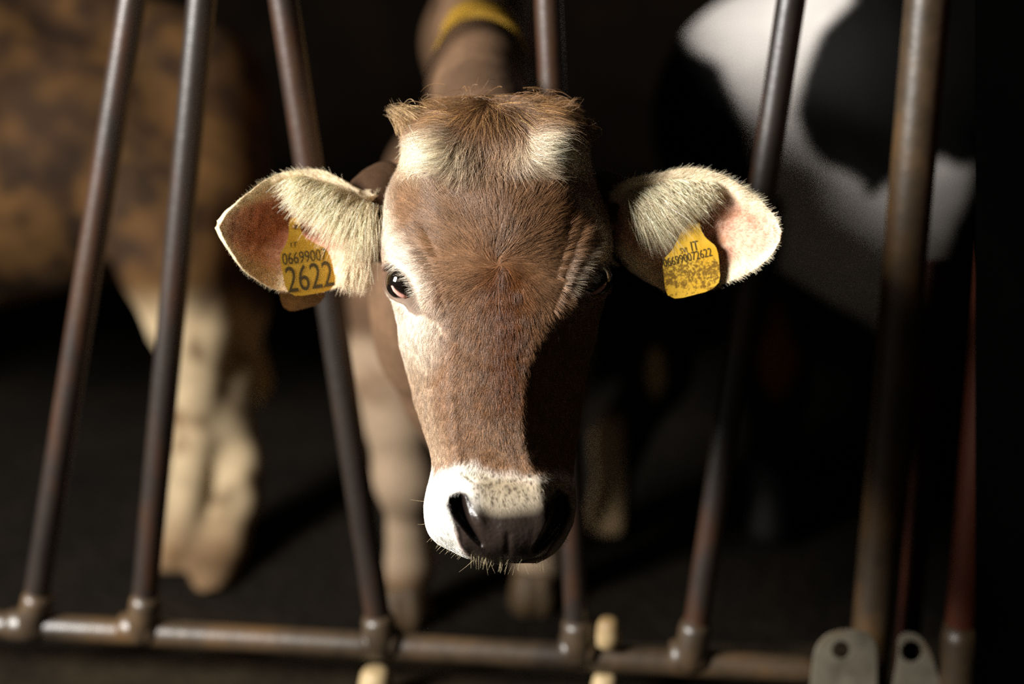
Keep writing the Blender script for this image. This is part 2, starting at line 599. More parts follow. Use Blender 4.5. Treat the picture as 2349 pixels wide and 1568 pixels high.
# ------------------------------------------------------------------ the brown cow: head
ROWS = np.array([
    # py   xL    xl    xr    xR    d0    de    dO    db
    [222, 1040, 1075, 1215, 1255, .080, .085, .100, .130],
    [232, 1025, 1062, 1250, 1292, .056, .064, .092, .165],
    [255,  966, 1022, 1278, 1320, .034, .042, .085, .19],
    [300,  934,  990, 1290, 1338, .016, .026, .082, .22],
    [350,  928,  986, 1292, 1345, .008, .020, .082, .235],
    [400,  911,  980, 1300, 1352, .005, .020, .085, .24],
    [450,  886,  965, 1322, 1374, .001, .020, .085, .245],
    [500,  880,  952, 1338, 1388, -.003, .020, .085, .25],
    [560,  877,  942, 1348, 1395, -.006, .020, .080, .25],
    [610,  879,  938, 1352, 1402, -.007, .020, .075, .25],
    [660,  890,  950, 1340, 1396, -.008, .019, .075, .25],
    [700,  903,  968, 1318, 1382, -.009, .017, .078, .25],
    [740,  914,  992, 1290, 1368, -.011, .012, .080, .245],
    [790,  921, 1010, 1258, 1357, -.013, .006, .085, .235],
    [850,  931, 1014, 1236, 1347, -.016, .001, .085, .225],
    [920,  945, 1014, 1224, 1339, -.020, -.005, .080, .205],
    [990,  972, 1022, 1220, 1327, -.025, -.012, .070, .18],
    [1040, 989, 1030, 1226, 1318, -.030, -.018, .060, .16],
    [1075, 994, 1034, 1238, 1314, -.036, -.024, .052, .15],
    [1110, 986, 1034, 1254, 1314, -.043, -.031, .045, .145],
    [1150, 979, 1030, 1265, 1313, -.053, -.041, .035, .14],
    [1190, 977, 1034, 1270, 1306, -.059, -.049, .025, .135],
    [1230, 988, 1050, 1265, 1297, -.057, -.047, .020, .125],
    [1258, 1022, 1078, 1254, 1285, -.051, -.041, .015, .11],
    [1278, 1062, 1102, 1236, 1264, -.040, -.031, .015, .09],
    [1290, 1108, 1126, 1207, 1232, -.022, -.014, .020, .06]])
NR = 420
pyv = np.linspace(ROWS[0, 0], ROWS[-1, 0], NR)
tab = np.stack([np.interp(pyv, ROWS[:, 0], ROWS[:, c]) for c in range(1, 9)], 1)
kr = np.exp(-0.5 * (np.arange(-14, 15) / 5.5) ** 2)
kr /= kr.sum()
pad = np.concatenate([2 * tab[:1] - tab[14:0:-1], tab, 2 * tab[-1:] - tab[-2:-16:-1]])
tab = np.stack([np.convolve(pad[:, c], kr, 'valid') for c in range(8)], 1)
xL, xl, xr, xR, d0, de, dO, db = tab.T
xm = (xl + xr) / 2
ctrl = []                                      # ring control points (px, depth), clockwise from the midline
ctrl.append((xm, d0))
ctrl.append((xm + (xr - xm) * 0.55, d0 + (de - d0) * 0.16))
ctrl.append((xr - (xr - xm) * 0.10, d0 + (de - d0) * 0.62))
ctrl.append((xr + (xR - xr) * 0.50, de + (dO - de) * 0.36))
ctrl.append((xR, dO))
ctrl.append((xR - (xR - xm) * 0.10, dO + (db - dO) * 0.45))
ctrl.append((xm + (xR - xm) * 0.60, dO + (db - dO) * 0.90))
ctrl.append((xm, db))
ctrl.append((xm + (xL - xm) * 0.60, dO + (db - dO) * 0.90))
ctrl.append((xL - (xL - xm) * 0.10, dO + (db - dO) * 0.45))
ctrl.append((xL, dO))
ctrl.append((xl + (xL - xl) * 0.50, de + (dO - de) * 0.36))
ctrl.append((xl - (xl - xm) * 0.10, d0 + (de - d0) * 0.62))
ctrl.append((xm + (xl - xm) * 0.55, d0 + (de - d0) * 0.16))
ctrl = np.array(ctrl)                          # (14, 2, NR)
per = [40, 36, 40, 40, 14, 10, 10, 10, 10, 14, 40, 40, 36, 40]
ring = []
K = len(ctrl)
for s in range(K):
    p0, p1, p2, p3 = ctrl[(s - 1) % K], ctrl[s], ctrl[(s + 1) % K], ctrl[(s + 2) % K]
    for u in np.arange(per[s]) / per[s]:
        ring.append(0.5 * (2 * p1 + (p2 - p0) * u + (2 * p0 - 5 * p1 + 4 * p2 - p3) * u * u + (3 * p1 - p0 - 3 * p2 + p3) * u ** 3))
ring = np.array(ring)                          # (M, 2, NR)
M = len(ring)
HX = ring[:, 0, :].T.copy()                    # (NR, M) photo px
HD = ring[:, 1, :].T.copy()
HY = np.repeat(pyv[:, None], M, 1)
S = HEAD / FPX


def head_pos():
    """Metric head frame: right, up, depth."""
    return np.stack([(HX - 1150) * S, -(HY - 760) * S, HD], -1)


def grid_normals(p):
    du = np.gradient(p, axis=0)
    dv = np.roll(p, -1, 1) - np.roll(p, 1, 1)
    n = np.cross(dv, du)
    n /= np.linalg.norm(n, axis=-1, keepdims=True) + 1e-12
    if (n[NR // 2, 0, 2]) > 0:
        n = -n
    return n


pos = head_pos()
nor = grid_normals(pos)
front = smooth01((0.55 - nor[..., 2]) / 0.5)
amp = np.zeros((NR, M))


def g_bump(cx, cy, rx, ry, a, rot=0.0):
    c, s = math.cos(rot), math.sin(rot)
    x, y = (HX - cx), (HY - cy)
    return a * np.exp(-(((x * c + y * s) / rx) ** 2 + ((-x * s + y * c) / ry) ** 2))


def groove(pts, w, a):
    return -a * np.exp(-(polyline_dist(HX, HY, pts) / w) ** 2)


def mir(pts):
    return [(2289 - x, y - 8) for x, y in pts]


# horn buds, poll, brows, cheeks, muzzle
amp += g_bump(1002, 352, 46, 54, .011) + g_bump(1248, 347, 46, 52, .011)
amp += g_bump(1128, 350, 55, 70, -.006) + g_bump(1130, 265, 60, 35, .006)
amp += g_bump(1070, 430, 50, 26, -.004) + g_bump(1200, 410, 40, 20, -.005)
amp += g_bump(926, 560, 34, 62, .007) + g_bump(1362, 552, 34, 62, .007)
amp += g_bump(985, 500, 34, 80, -.003, -.2) + g_bump(1310, 500, 30, 80, -.003, .2)
amp += g_bump(1145, 520, 90, 110, .005)
amp += g_bump(965, 775, 40, 44, .006, -.4) + g_bump(1322, 767, 40, 44, .006, .4)
amp += g_bump(985, 715, 26, 22, .003) + g_bump(1304, 707, 26, 22, .003)
amp += g_bump(965, 880, 30, 60, -.004) + g_bump(1310, 880, 32, 70, -.004)
amp += g_bump(1010, 1165, 34, 62, .006) + g_bump(1303, 1175, 24, 60, .005)
amp += g_bump(1082, 1128, 34, 26, .004) + g_bump(1245, 1112, 36, 26, .005)
amp += g_bump(1165, 1235, 60, 42, .004)
# folds of skin
for pts, w, a in (([(1326, 530), (1310, 585), (1288, 650), (1266, 705)], 4.5, .0034), ([(1352, 545), (1333, 598), (1312, 650), (1292, 690)], 4.5, .0034),
                  ([(1303, 520), (1284, 590), (1270, 640)], 4, .0018), ([(955, 545), (985, 590), (1010, 640), (1022, 700)], 6, .0014), ([(975, 520), (1010, 590)], 5, .0012),
                  ([(952, 702), (972, 716), (1002, 735), (1014, 760)], 6, .0028), (mir([(952, 702), (972, 716), (1002, 735), (1014, 760)]), 6, .0028),
                  ([(1075, 1095), (1090, 1106), (1140, 1108), (1200, 1100)], 4, .0012), ([(1062, 1086), (1082, 1098)], 5, .002), ([(1060, 1060), (1052, 1078)], 4, .001)):
    amp += groove(pts, w, a)
amp += groove([(1166, 1225), (1165, 1250), (1164, 1292)], 8, .0016)
# eyes: openings sunk in the brow, each with a raised lid
EYE_L = [(886, 622), (890, 613), (899, 609), (911, 612), (925, 622), (935, 635), (942, 650), (948, 666), (954, 690), (964, 712), (948, 704), (934, 688), (920, 685), (906, 676), (896, 658), (889, 640)]
for pts in (EYE_L, mir(EYE_L)):
    sd = poly_sd(HX, HY, pts)
    amp += 0.003 * np.exp(-((sd - 5) / 5.0) ** 2)
    amp -= 0.022 * smooth01((2.0 - sd) / 7.0)
amp *= front
# nostrils
sink = np.zeros((NR, M))
NOS_L = [(1051, 1150), (1056, 1176), (1072, 1206), (1094, 1236)]
NOS_R = [(1280, 1150), (1278, 1182), (1262, 1216), (1236, 1248)]
NOSTRIL = [[(1052, 1150, 12, .024), (1056, 1172, 13, .024), (1066, 1196, 10, .020), (1083, 1220, 8, .015), (1104, 1244, 5, .007)],
           [(1281, 1148, 10, .024), (1281, 1172, 13, .024), (1272, 1202, 14, .023), (1254, 1232, 12, .018), (1232, 1256, 7, .010)]]


def nostril(x, y):
    h = np.zeros(np.shape(x))
    for pts in NOSTRIL:
        q = np.array(pts, float)
        u = np.linspace(0, len(q) - 1, 33)
        sm = np.stack([np.interp(u, np.arange(len(q)), q[:, c]) for c in range(4)], 1)
        for _ in range(12):
            sm[1:-1] = (sm[:-2] + 2 * sm[1:-1] + sm[2:]) / 4
        for a_, b_, w, dep in sm:
            h = np.maximum(h, dep * smooth01((w + 6 - np.hypot(x - a_, y - b_)) / 15.0))
    return h


sink += nostril(HX, HY) * (nor[..., 2] < 0.35)
amp += g_bump(1098, 1186, 14, 30, .004, -.45) + g_bump(1066, 1250, 14, 22, .003, -.4)
# fine hide unevenness
pn = pos.reshape(-1, 3)
amp += (((vnoise(pn, 60, 3) - 0.5) * 0.0016).reshape(NR, M)) * front
pos2 = pos + nor * amp[..., None]
pos2[..., 2] += sink
HX2, HY2, HD2 = pos2[..., 0] / S + 1150, 760 - pos2[..., 1] / S, pos2[..., 2]


# coat markings by place on the face (photo px of the undeformed face)
NOSE = [(1034, 1160), (1040, 1138), (1056, 1132), (1072, 1138), (1096, 1154), (1150, 1167), (1215, 1158), (1262, 1136), (1276, 1126), (1294, 1138), (1296, 1178), (1284, 1222), (1250, 1275), (1170, 1296), (1088, 1284), (1056, 1236)]


pr = np.random.default_rng(5)
PORES = [(cx, cy) for cx, cy in zip(pr.uniform(1085, 1276, 70), pr.uniform(1092, 1165, 70)) if poly_sd(np.array([cx]), np.array([cy]), NOSE)[0] > 4]


def NW(x, y):
    return smooth01((1225 - y) / 45) * smooth01((x - 1066) / 30) * smooth01((1275 - x) / 30)


def face_colour(x, y, p):
    n1 = vnoise(p, 45, 11)
    c = np.broadcast_to(lin(141, 106, 77), x.shape + (3,)).copy()
    c = mixc(c, lin(108, 60, 20), 0.95 * np.exp(-((x - 1160 - (y - 700) * 0.03) / 58) ** 2) * smooth01((y - 560) / 80) * smooth01((1010 - y) / 120))
    c = mixc(c, lin(112, 80, 50), 0.6 * np.exp(-(((x - 1010) / 60) ** 2 + ((y - 505) / 80) ** 2)))
    c = mixc(c, lin(120, 82, 48), 0.6 * np.exp(-(((x - 1275) / 60) ** 2 + ((y - 500) / 90) ** 2)))
    c = mixc(c, lin(250, 236, 206), 0.88 * np.exp(-(((x - 985) / 92) ** 2 + ((y - 354) / 54) ** 2)))
    c = mixc(c, lin(250, 236, 206), 0.88 * np.exp(-(((x - 1262) / 74) ** 2 + ((y - 350) / 46) ** 2)))
    c = mixc(c, lin(86, 60, 38), 0.7 * np.exp(-(((x - 1112) / 34) ** 2 + ((y - 425) / 16) ** 2)) + 0.7 * np.exp(-(((x - 1216) / 20) ** 2 + ((y - 405) / 30) ** 2)))
    c = mixc(c, lin(122, 90, 60), 0.9 * smooth01((305 - y) / 50))
    c = mixc(c, lin(100, 70, 44), 0.8 * np.exp(-(((x - 1150) / 40) ** 2 + ((y - 240) / 40) ** 2)))
    # pale rings round the eyes and down the cheek
    c = mixc(c, lin(240, 226, 205), 0.95 * smooth01((60 - polyline_dist(x, y, [(890, 540), (935, 605), (955, 660)])) / 60))
    c = mixc(c, lin(216, 200, 178), 0.8 * smooth01((56 - polyline_dist(x, y, [(870, 440), (885, 540)])) / 56))
    c = mixc(c, lin(236, 220, 200), 0.95 * smooth01((92 - polyline_dist(x, y, [(905, 715), (960, 745), (955, 790)])) / 88))
    c = mixc(c, lin(230, 214, 190), 0.6 * smooth01((44 - polyline_dist(x, y, [(1380, 555), (1345, 615), (1325, 650)])) / 34))
    c = mixc(c, lin(200, 180, 155), 0.5 * smooth01((60 - polyline_dist(x, y, [(935, 830), (975, 960), (1000, 1040)])) / 60))
    # eyelids
    for pts in (EYE_L, mir(EYE_L)):
        sd = poly_sd(x, y, pts)
        c = mixc(c, lin(90, 66, 52), 0.85 * smooth01((13 - sd) / 8))
    # white muzzle, then the slate nose
    edge = np.interp(x, [960, 1000, 1050, 1085, 1130, 1200, 1240, 1275, 1310], [1075, 1078, 1066, 1058, 1082, 1095, 1100, 1082, 1100])
    c = mixc(c, lin(250, 246, 236), 0.97 * smooth01((y - edge + 18 + (n1 - 0.5) * 40) / 44))
    c = mixc(c, lin(168, 140, 104), 0.8 * np.exp(-(((x - 1165) / 75) ** 2 + ((y - 1112) / 22) ** 2)) + 0 * x)
    c = mixc(c, lin(160, 150, 110), 0.6 * np.exp(-(((x - 1072) / 18) ** 2 + ((y - 1092) / 9) ** 2)))
    c = mixc(c, lin(158, 142, 116), 0.9 * smooth01((x - 1060) / 60) * smooth01((y - edge) / 24))
    for cx, cy in PORES:
        k = (np.abs(x - cx) < 9) & (np.abs(y - cy) < 9)
        c[k] = mixc(c[k], lin(66, 48, 34), 0.9 * np.exp(-(((x[k] - cx) ** 2 + (y[k] - cy) ** 2) / 3.0 ** 2)))
    sd = poly_sd(x, y, NOSE)
    c = mixc(c, lin(190, 130, 105), 0.6 * smooth01((10 - sd) / 10) * smooth01((y - 1190) / 40))
    c = mixc(c, lin(43, 34, 29), smooth01((8 + 8 * NW(x, y) - sd) / (10 + 40 * NW(x, y))))
    c = mixc(c, lin(26, 18, 15), smooth01(nostril(x, y) / .013))
    return c


fc = face_colour(HX.ravel(), HY.ravel(), pn)
hv = P(HX2, HY2, HEAD + HD2).reshape(-1, 3)
hf = grid_faces(NR, M)
top_c, bot_c = hv[:M].mean(0), hv[-M:].mean(0)
hv = np.vstack([hv, top_c, bot_c])
fc = np.vstack([fc, fc[0], fc[-M // 2]])
hf += [[NR * M, (j + 1) % M, j] for j in range(M)] + [[NR * M + 1, (NR - 1) * M + j, (NR - 1) * M + (j + 1) % M] for j in range(M)]

# ears ---------------------------------------------------------------
EAR_L = dict(low=[(900, 585), (872, 590), (845, 600), (812, 632), (775, 660), (705, 668), (650, 668), (600, 650), (560, 620), (530, 582), (511, 547), (504, 520)],
             up=[(900, 450), (868, 446), (835, 450), (808, 436), (782, 412), (748, 393), (710, 387), (660, 392), (608, 412), (560, 450), (522, 490), (506, 512)],
             db=.098, dt=.066, bowl=.016, hump=.020)
EAR_R = dict(low=[(1378, 560), (1405, 565), (1425, 590), (1452, 618), (1490, 648), (1520, 666), (1580, 672), (1640, 656), (1690, 638), (1735, 615), (1768, 586), (1787, 552)],
             up=[(1375, 455), (1405, 440), (1440, 412), (1480, 402), (1520, 395), (1560, 386), (1600, 384), (1650, 397), (1700, 424), (1745, 460), (1778, 498), (1790, 530)],
             db=.088, dt=.054, bowl=.007, hump=.006)
NS, NT = 130, 70


def smooth_poly(pts, n, it=10):
    pts = np.array(pts, float)
    L = np.concatenate([[0], np.cumsum(np.hypot(*np.diff(pts, axis=0).T))])
    u = np.linspace(0, L[-1], n)
    q = np.stack([np.interp(u, L, pts[:, 0]), np.interp(u, L, pts[:, 1])], 1)
    for _ in range(it):
        q[1:-1] = (q[:-2] + 2 * q[1:-1] + q[2:]) / 4
    return q


def make_ear(e):
    lowp, upp = smooth_poly(e['low'], NS), smooth_poly(e['up'], NS)
    s = np.linspace(0, 1, NS)[:, None]
    t = np.linspace(0, 1, NT)[None, :]
    tt = 0.5 - 0.5 * np.cos(np.pi * t)
    x = lowp[:, :1] * (1 - tt) + upp[:, :1] * tt
    y = lowp[:, 1:] * (1 - tt) + upp[:, 1:] * tt
    # the upper rim rolls forward over the hollow, the lower rim stands forward a little
    d = e['db'] * (1 - s) + e['dt'] * s
    d = d + 0.045 * np.exp(-(s / 0.075) ** 2)
    prof = np.sin(np.pi * np.clip(tt, 0, 1)) ** 0.8
    g = np.minimum(1, (s + 0.12) * 3.2) * np.clip((1.04 - s) * 3.0, 0.05, 1)
    d = d + e['bowl'] * prof * g - 0.012 * np.exp(-((tt - 0.93) / 0.1) ** 2) * np.sin(np.pi * np.clip(s * 1.1, 0, 1))
    d = d + e['hump'] * np.sin(np.pi * np.clip(s / 0.86, 0, 1)) ** 1.2
    xx, yy, zz = x, y, d
    p = np.stack([(xx - 1150) * S, -(yy - 760) * S, zz], -1)
    du, dv = np.gradient(p, axis=0), np.gradient(p, axis=1)
    n = np.cross(du, dv)
    n /= np.linalg.norm(n, axis=-1, keepdims=True) + 1e-12
    if n[NS // 2, NT // 2, 2] > 0:
        n = -n                                 # n faces the lens
    ir = (vnoise(p.reshape(-1, 3), 70, 21).reshape(NS, NT) - 0.5) * 0.004
    p = p + n * ir[..., None]
    thick = 0.0045 * np.minimum(1, 6 * np.sin(np.pi * tt) + 0.15) * np.ones_like(s)
    thick = thick + 0.010 * np.clip(1 - s * 3, 0, 1)
    back = p - n * thick[..., None]
    return x, y, p, n, back, s * np.ones_like(tt), tt * np.ones_like(s)


def ear_world(p):
    return P(p[..., 0] / S + 1150, 760 - p[..., 1] / S, HEAD + p[..., 2])


def ear_mesh(x, y, p, n, back, s, t, left):
    ringp = np.concatenate([p, back[:, ::-1]], 1)
    col_in = np.broadcast_to(lin(232, 186, 160), p.shape).copy()
    nz = vnoise(p.reshape(-1, 3), 80, 31).reshape(NS, NT)
    col_in = mixc(col_in, lin(240, 218, 186), smooth01((np.abs(t - 0.5) - 0.24) / 0.18))
    col_in = mixc(col_in, lin(176, 122, 84), 0.75 * smooth01((nz - 0.55) / 0.12) * smooth01((t - 0.2) / 0.2) * smooth01((0.8 - t) / 0.2))
    col_in = mixc(col_in, lin(240, 225, 196), smooth01((s - 0.86) / 0.1))
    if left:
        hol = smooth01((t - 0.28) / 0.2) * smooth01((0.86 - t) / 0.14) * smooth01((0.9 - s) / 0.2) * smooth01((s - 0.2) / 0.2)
        col_in = mixc(col_in, lin(176, 104, 76), 0.8 * hol)  # shade inside this ear's hollow painted as a darker, redder skin
    else:
        f = np.exp(-(((x - 1612) / 22) ** 2 + ((y - 462) / 26) ** 2))
        col_in = mixc(col_in, lin(120, 76, 46), 0.8 * f)  # shadow of the ear's fold painted as a dark spot
        col_in = mixc(col_in, lin(190, 126, 90), 0.6 * np.exp(-(((x - 1650) / 40) ** 2 + ((y - 490) / 14) ** 2)))
    col_bk = np.broadcast_to(lin(140, 108, 78), p.shape).copy()
    col_bk = mixc(col_bk, lin(225, 205, 170), smooth01((np.abs(t - 0.5) - 0.40) / 0.07))
    cols = np.concatenate([col_in, col_bk[:, ::-1]], 1).reshape(-1, 3)
    v = ear_world(ringp)
    m = ringp.shape[1]
    vv = v.reshape(-1, 3)
    f = grid_faces(NS, m)
    a, b = vv[:m].mean(0), vv[-m:].mean(0)
    vv = np.vstack([vv, a, b])
    cols = np.vstack([cols, cols[0], cols[-1]])
    f += [[NS * m, (j + 1) % m, j] for j in range(m)] + [[NS * m + 1, (NS - 1) * m + j, (NS - 1) * m + (j + 1) % m] for j in range(m)]
    return vv, f, cols


ears = [(make_ear(EAR_L), True), (make_ear(EAR_R), False)]
ear_parts = [ear_mesh(*e, left) for e, left in ears]

# neck, chest, trunk and legs ----------------------------------------
BROWN = []
BROWN += chain([(1145, 500, 1.49, .072), (1042, 500, 1.74, .092), (1092, 480, 2.05, .115), (1100, 540, 2.35, .170), (1110, 460, 2.85, .20), (1115, 420, 3.5, .22)])
BROWN += chain([(1140, 350, 1.52, .050), (1100, 190, 1.84, .062), (1104, 70, 2.15, .060), (1118, -20, 2.5, .080), (1120, 100, 3.0, .14)])
BROWN += chain([(1130, 800, 1.50, .060), (1040, 690, 1.72, .094), (1075, 720, 2.0, .120), (1080, 700, 2.35, .165)])     # throat
BROWN += chain([(1030, 790, 1.78, .088), (1062, 900, 1.84, .070), (1085, 985, 1.89, .052), (1092, 1020, 1.95, .040), (1090, 820, 2.3, .12)])      # dewlap
BROWN += chain([(890, 440, 1.52, .032), (858, 462, 1.50, .024), (820, 490, 1.485, .018)]) + chain([(1378, 460, 1.50, .032), (1420, 475, 1.485, .022), (1460, 500, 1.475, .016)])
BROWN += chain([(1096, 330, 1.92, .075), (1118, 270, 2.3, .085), (1135, 230, 2.7, .115), (1130, 260, 3.3, .15)])
LEGA = [(960, 640, 2.36, .13), (915, 830, 2.40, .078), (925, 960, 2.42, .060), (930, 1080, 2.44, .048), (938, 1110, 2.44, .046), (940, 1220, 2.48, .033), (942, 1290, 2.50, .036), (930, 1345, 2.50, .034)]
LEGB = [(1215, 640, 2.38, .13), (1255, 830, 2.44, .075), (1250, 1080, 2.50, .048), (1245, 1220, 2.54, .033), (1238, 1300, 2.56, .036), (1228, 1360, 2.57, .036)]
HIND1 = [(980, 560, 3.5, .15), (960, 760, 3.6, .08), (975, 900, 3.7, .05), (975, 985, 3.68, .035)]
HIND2 = [(1250, 560, 3.5, .15), (1265, 760, 3.6, .08), (1255, 900, 3.7, .05), (1250, 985, 3.68, .035)]
for lg in (LEGA, LEGB, HIND1, HIND2):
    BROWN += chain(lg)
bv_, bf_ = sdf_body(BROWN, 0.009, 0.035)
bx_, by_, bd_ = project(bv_)
bcol = np.broadcast_to(lin(106, 81, 60), bv_.shape).copy()
nz = vnoise(bv_, 9, 41)
bcol = mixc(bcol, lin(84, 63, 46), smooth01((nz - 0.45) / 0.2))
bcol = mixc(bcol, lin(70, 50, 34), smooth01((1.58 - bd_) / 0.05) * smooth01((540 - by_) / 60))  # shade at the ear bases is painted into the coat colour
legw = smooth01((by_ - 745) / 60) * smooth01((bd_ - 2.2) / 0.1)
bcol = mixc(bcol, lin(140, 120, 98), legw * smooth01((nz - 0.16) / 0.26))
bcol = mixc(bcol, lin(90, 64, 38), smooth01((by_ - 1290) / 60) * smooth01((bd_ - 2.3) / 0.1) * smooth01((bx_ < 1100) + 0.0) * 0.8)

COW = empty('cow', P(1085, 1390, 2.5))
COW.location.z = 0.0
tag(COW, 'brown cow with white muzzle looking out between the feed barrier bars', 'cow')


def union(parts):
    """One watertight mesh out of overlapping closed meshes, coat colours carried over by nearest point."""
    tmp = []
    for i, (v, f, c) in enumerate(parts):
        o = link('tmp', v, f, None)
        fix_normals(o)
        tmp.append(o)
    base = tmp[0]
    for o in tmp[1:]:
        md = base.modifiers.new('u', 'BOOLEAN')
        md.operation, md.object, md.solver = 'UNION', o, 'MANIFOLD'
    dg = bpy.context.evaluated_depsgraph_get()
    me = bpy.data.meshes.new_from_object(base.evaluated_get(dg))
    nv, nf = len(me.vertices), len(me.polygons)
    tot = sum(len(v) for v, f, c in parts)
    print('UNION', nv, 'of', tot)
    if nv < 0.75 * tot:                        # the union failed: keep the shells together in one mesh
        bm = bmesh.new()
        for o in tmp:
            bm.from_mesh(o.data)
        me = bpy.data.meshes.new('body')
        bm.to_mesh(me)
        bm.free()
        print('UNION fell back to joined shells')
    for o in tmp:
        m_ = o.data
        bpy.data.objects.remove(o)
        bpy.data.meshes.remove(m_)
    src = np.vstack([np.asarray(p[0]) for p in parts])
    cols = np.vstack([p[2] for p in parts])
    from mathutils.kdtree import KDTree
    kd = KDTree(len(src))
    for i, p in enumerate(src):
        kd.insert(p, i)
    kd.balance()
    idx = np.array([kd.find(v.co)[1] for v in me.vertices])
    a = me.color_attributes.new('hide', 'FLOAT_COLOR', 'POINT')
    cc = np.ones((len(idx), 4), np.float32)
    cc[:, :3] = cols[idx]
    a.data.foreach_set('color', cc.ravel())
    return me


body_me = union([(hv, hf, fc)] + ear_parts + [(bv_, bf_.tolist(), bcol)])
body_me.name = 'body'
body_me.polygons.foreach_set('use_smooth', [True] * len(body_me.polygons))
body_me.materials.clear()
body_me.materials.append(MAT['hide'])
body = bpy.data.objects.new('body', body_me)
COL.objects.link(body)
body.parent = COW
body.matrix_parent_inverse = Matrix.Translation(-COW.location)

# wet nose leather lies over the muzzle as part of the face: glossier skin there
mN, ntN, bN = new_mat('wet_nose_leather', rough=0.33, spec=0.5)
atN = ntN.nodes.new('ShaderNodeAttribute')
atN.attribute_name = 'hide'
ntN.links.new(atN.outputs['Color'], bN.inputs['Base Color'])
nN = noise(ntN, 260, 3)
bump(ntN, nN.outputs[0], bN, 0.6, 0.0012)
body_me.materials.append(mN)
cen = np.zeros(len(body_me.polygons) * 3)
body_me.polygons.foreach_get('center', cen)
cx_, cy_, cd_ = project(cen.reshape(-1, 3))
mi = ((cd_ < HEAD + 0.02) & (poly_sd(cx_, cy_, NOSE) < -2)).astype(np.int32)
body_me.polygons.foreach_set('material_index', mi)

# eyes
for pts, cx, cy, lab in ((EYE_L, 915, 645, 'glossy dark eye in the lit side of the face'), (mir(EYE_L), 2289 - 915, 637, None)):
    k = np.argmin((HX.ravel() - cx) ** 2 + (HY.ravel() - cy) ** 2 + (nor[..., 2].ravel() > 0.3) * 1e6)
    sp = pos.reshape(-1, 3)[k]
    c = np.array([(cx + (13 if lab else -13) - 1150) * S, -(cy + 2 - 760) * S, sp[2] + 0.0165])
    print('EYE', sp, nor.reshape(-1, 3)[k])
    cw = ear_world(c[None])[0]
    vs, fs = ball(cw, 0.019, 0.019, 0.019, 32, 48)
    o = link('eye', vs, fs, MAT['eye'], COW)
    if lab:
        o['label'] = lab
    # haw: the pink inner lid along the lower rim of the eye
    low = [(898, 655), (905, 665), (914, 673), (924, 679), (934, 680)]
    if lab is None:
        low = mir(low)
    path = []
    for (a_, b_) in low:
        q = np.array([(a_ - 1150) * S, -(b_ - 760) * S, 0.0])
        r2 = 0.0196 ** 2 - (q[0] - c[0]) ** 2 - (q[1] - c[1]) ** 2
        path.append(ear_world(np.array([[q[0], q[1], c[2] - math.sqrt(max(r2, 1e-6))]]))[0])
    link('inner_eyelid', *tube(path, [.0006, .0017, .0021, .0021, .0012], 12), MAT['pink'], COW)

# hooves
for lg in (LEGA, LEGB):
    x, y, d, r = lg[-1]
    c = P(x, y, d)
    vs = []
    fs = []
    n = 24
    for z, k in ((0.001, 1.25), (0.03, 1.12), (0.06, 0.95), (0.075, 0.7)):
        for j in range(n):
            a = 2 * math.pi * j / n
            cleft = 1 - 0.25 * math.exp(-((a - 1.5 * math.pi) / 0.22) ** 2)
            vs.append((c[0] + 0.040 * k * math.cos(a) * 1.0, c[1] - 0.012 + 0.048 * k * cleft * math.sin(a), z))
    fs = grid_faces(4, n) + [list(range(n))[::-1], [3 * n + j for j in range(n)]]
    link('hoof', vs, fs, MAT['hoof'], COW)

# yellow collar round the neck
bvh = BVHTree.FromPolygons([Vector(v) for v in bv_], [tuple(int(i) for i in f) for f in bf_])
ca, cb = P(1086, 330, 2.01), P(1098, 330, 2.19)
ax_ = (cb - ca) / np.linalg.norm(cb - ca)
e1 = np.cross(ax_, [0, 0, 1.0])
e1 /= np.linalg.norm(e1)
e2 = np.cross(e1, ax_)
rings = []
for w_, lift in ((-0.5, 0.002), (-0.48, 0.011), (0.48, 0.011), (0.5, 0.002)):
    cc0 = ca + ax_ * 0.12 * w_
    rr = []
    for j in range(72):
        a = 2 * math.pi * j / 72
        d = e1 * math.cos(a) + e2 * math.sin(a)
        hit = bvh.ray_cast(Vector(cc0 + d * 0.9), Vector(-d))
        rr.append((np.linalg.norm(np.array(hit[0]) - cc0) if hit[0] else 0.2) + lift)
    rr = np.array(rr)
    for _ in range(3):
        rr = (np.roll(rr, 1) + 2 * rr + np.roll(rr, -1)) / 4
    rings.append([cc0 + (e1 * math.cos(2 * math.pi * j / 72) + e2 * math.sin(2 * math.pi * j / 72)) * rr[j] for j in range(72)])
vs = [v for r in rings for v in r]
fs = grid_faces(4, 72) + [[3 * 72 + j, 3 * 72 + (j + 1) % 72, (j + 1) % 72, j] for j in range(72)]
co = link('collar', vs, fs, MAT['collar'], COW)
fix_normals(co)
co['label'] = 'yellow webbing collar around the neck behind the poll'

# ------------------------------------------------------------------ coat hair
WHORL = (1146, 606)


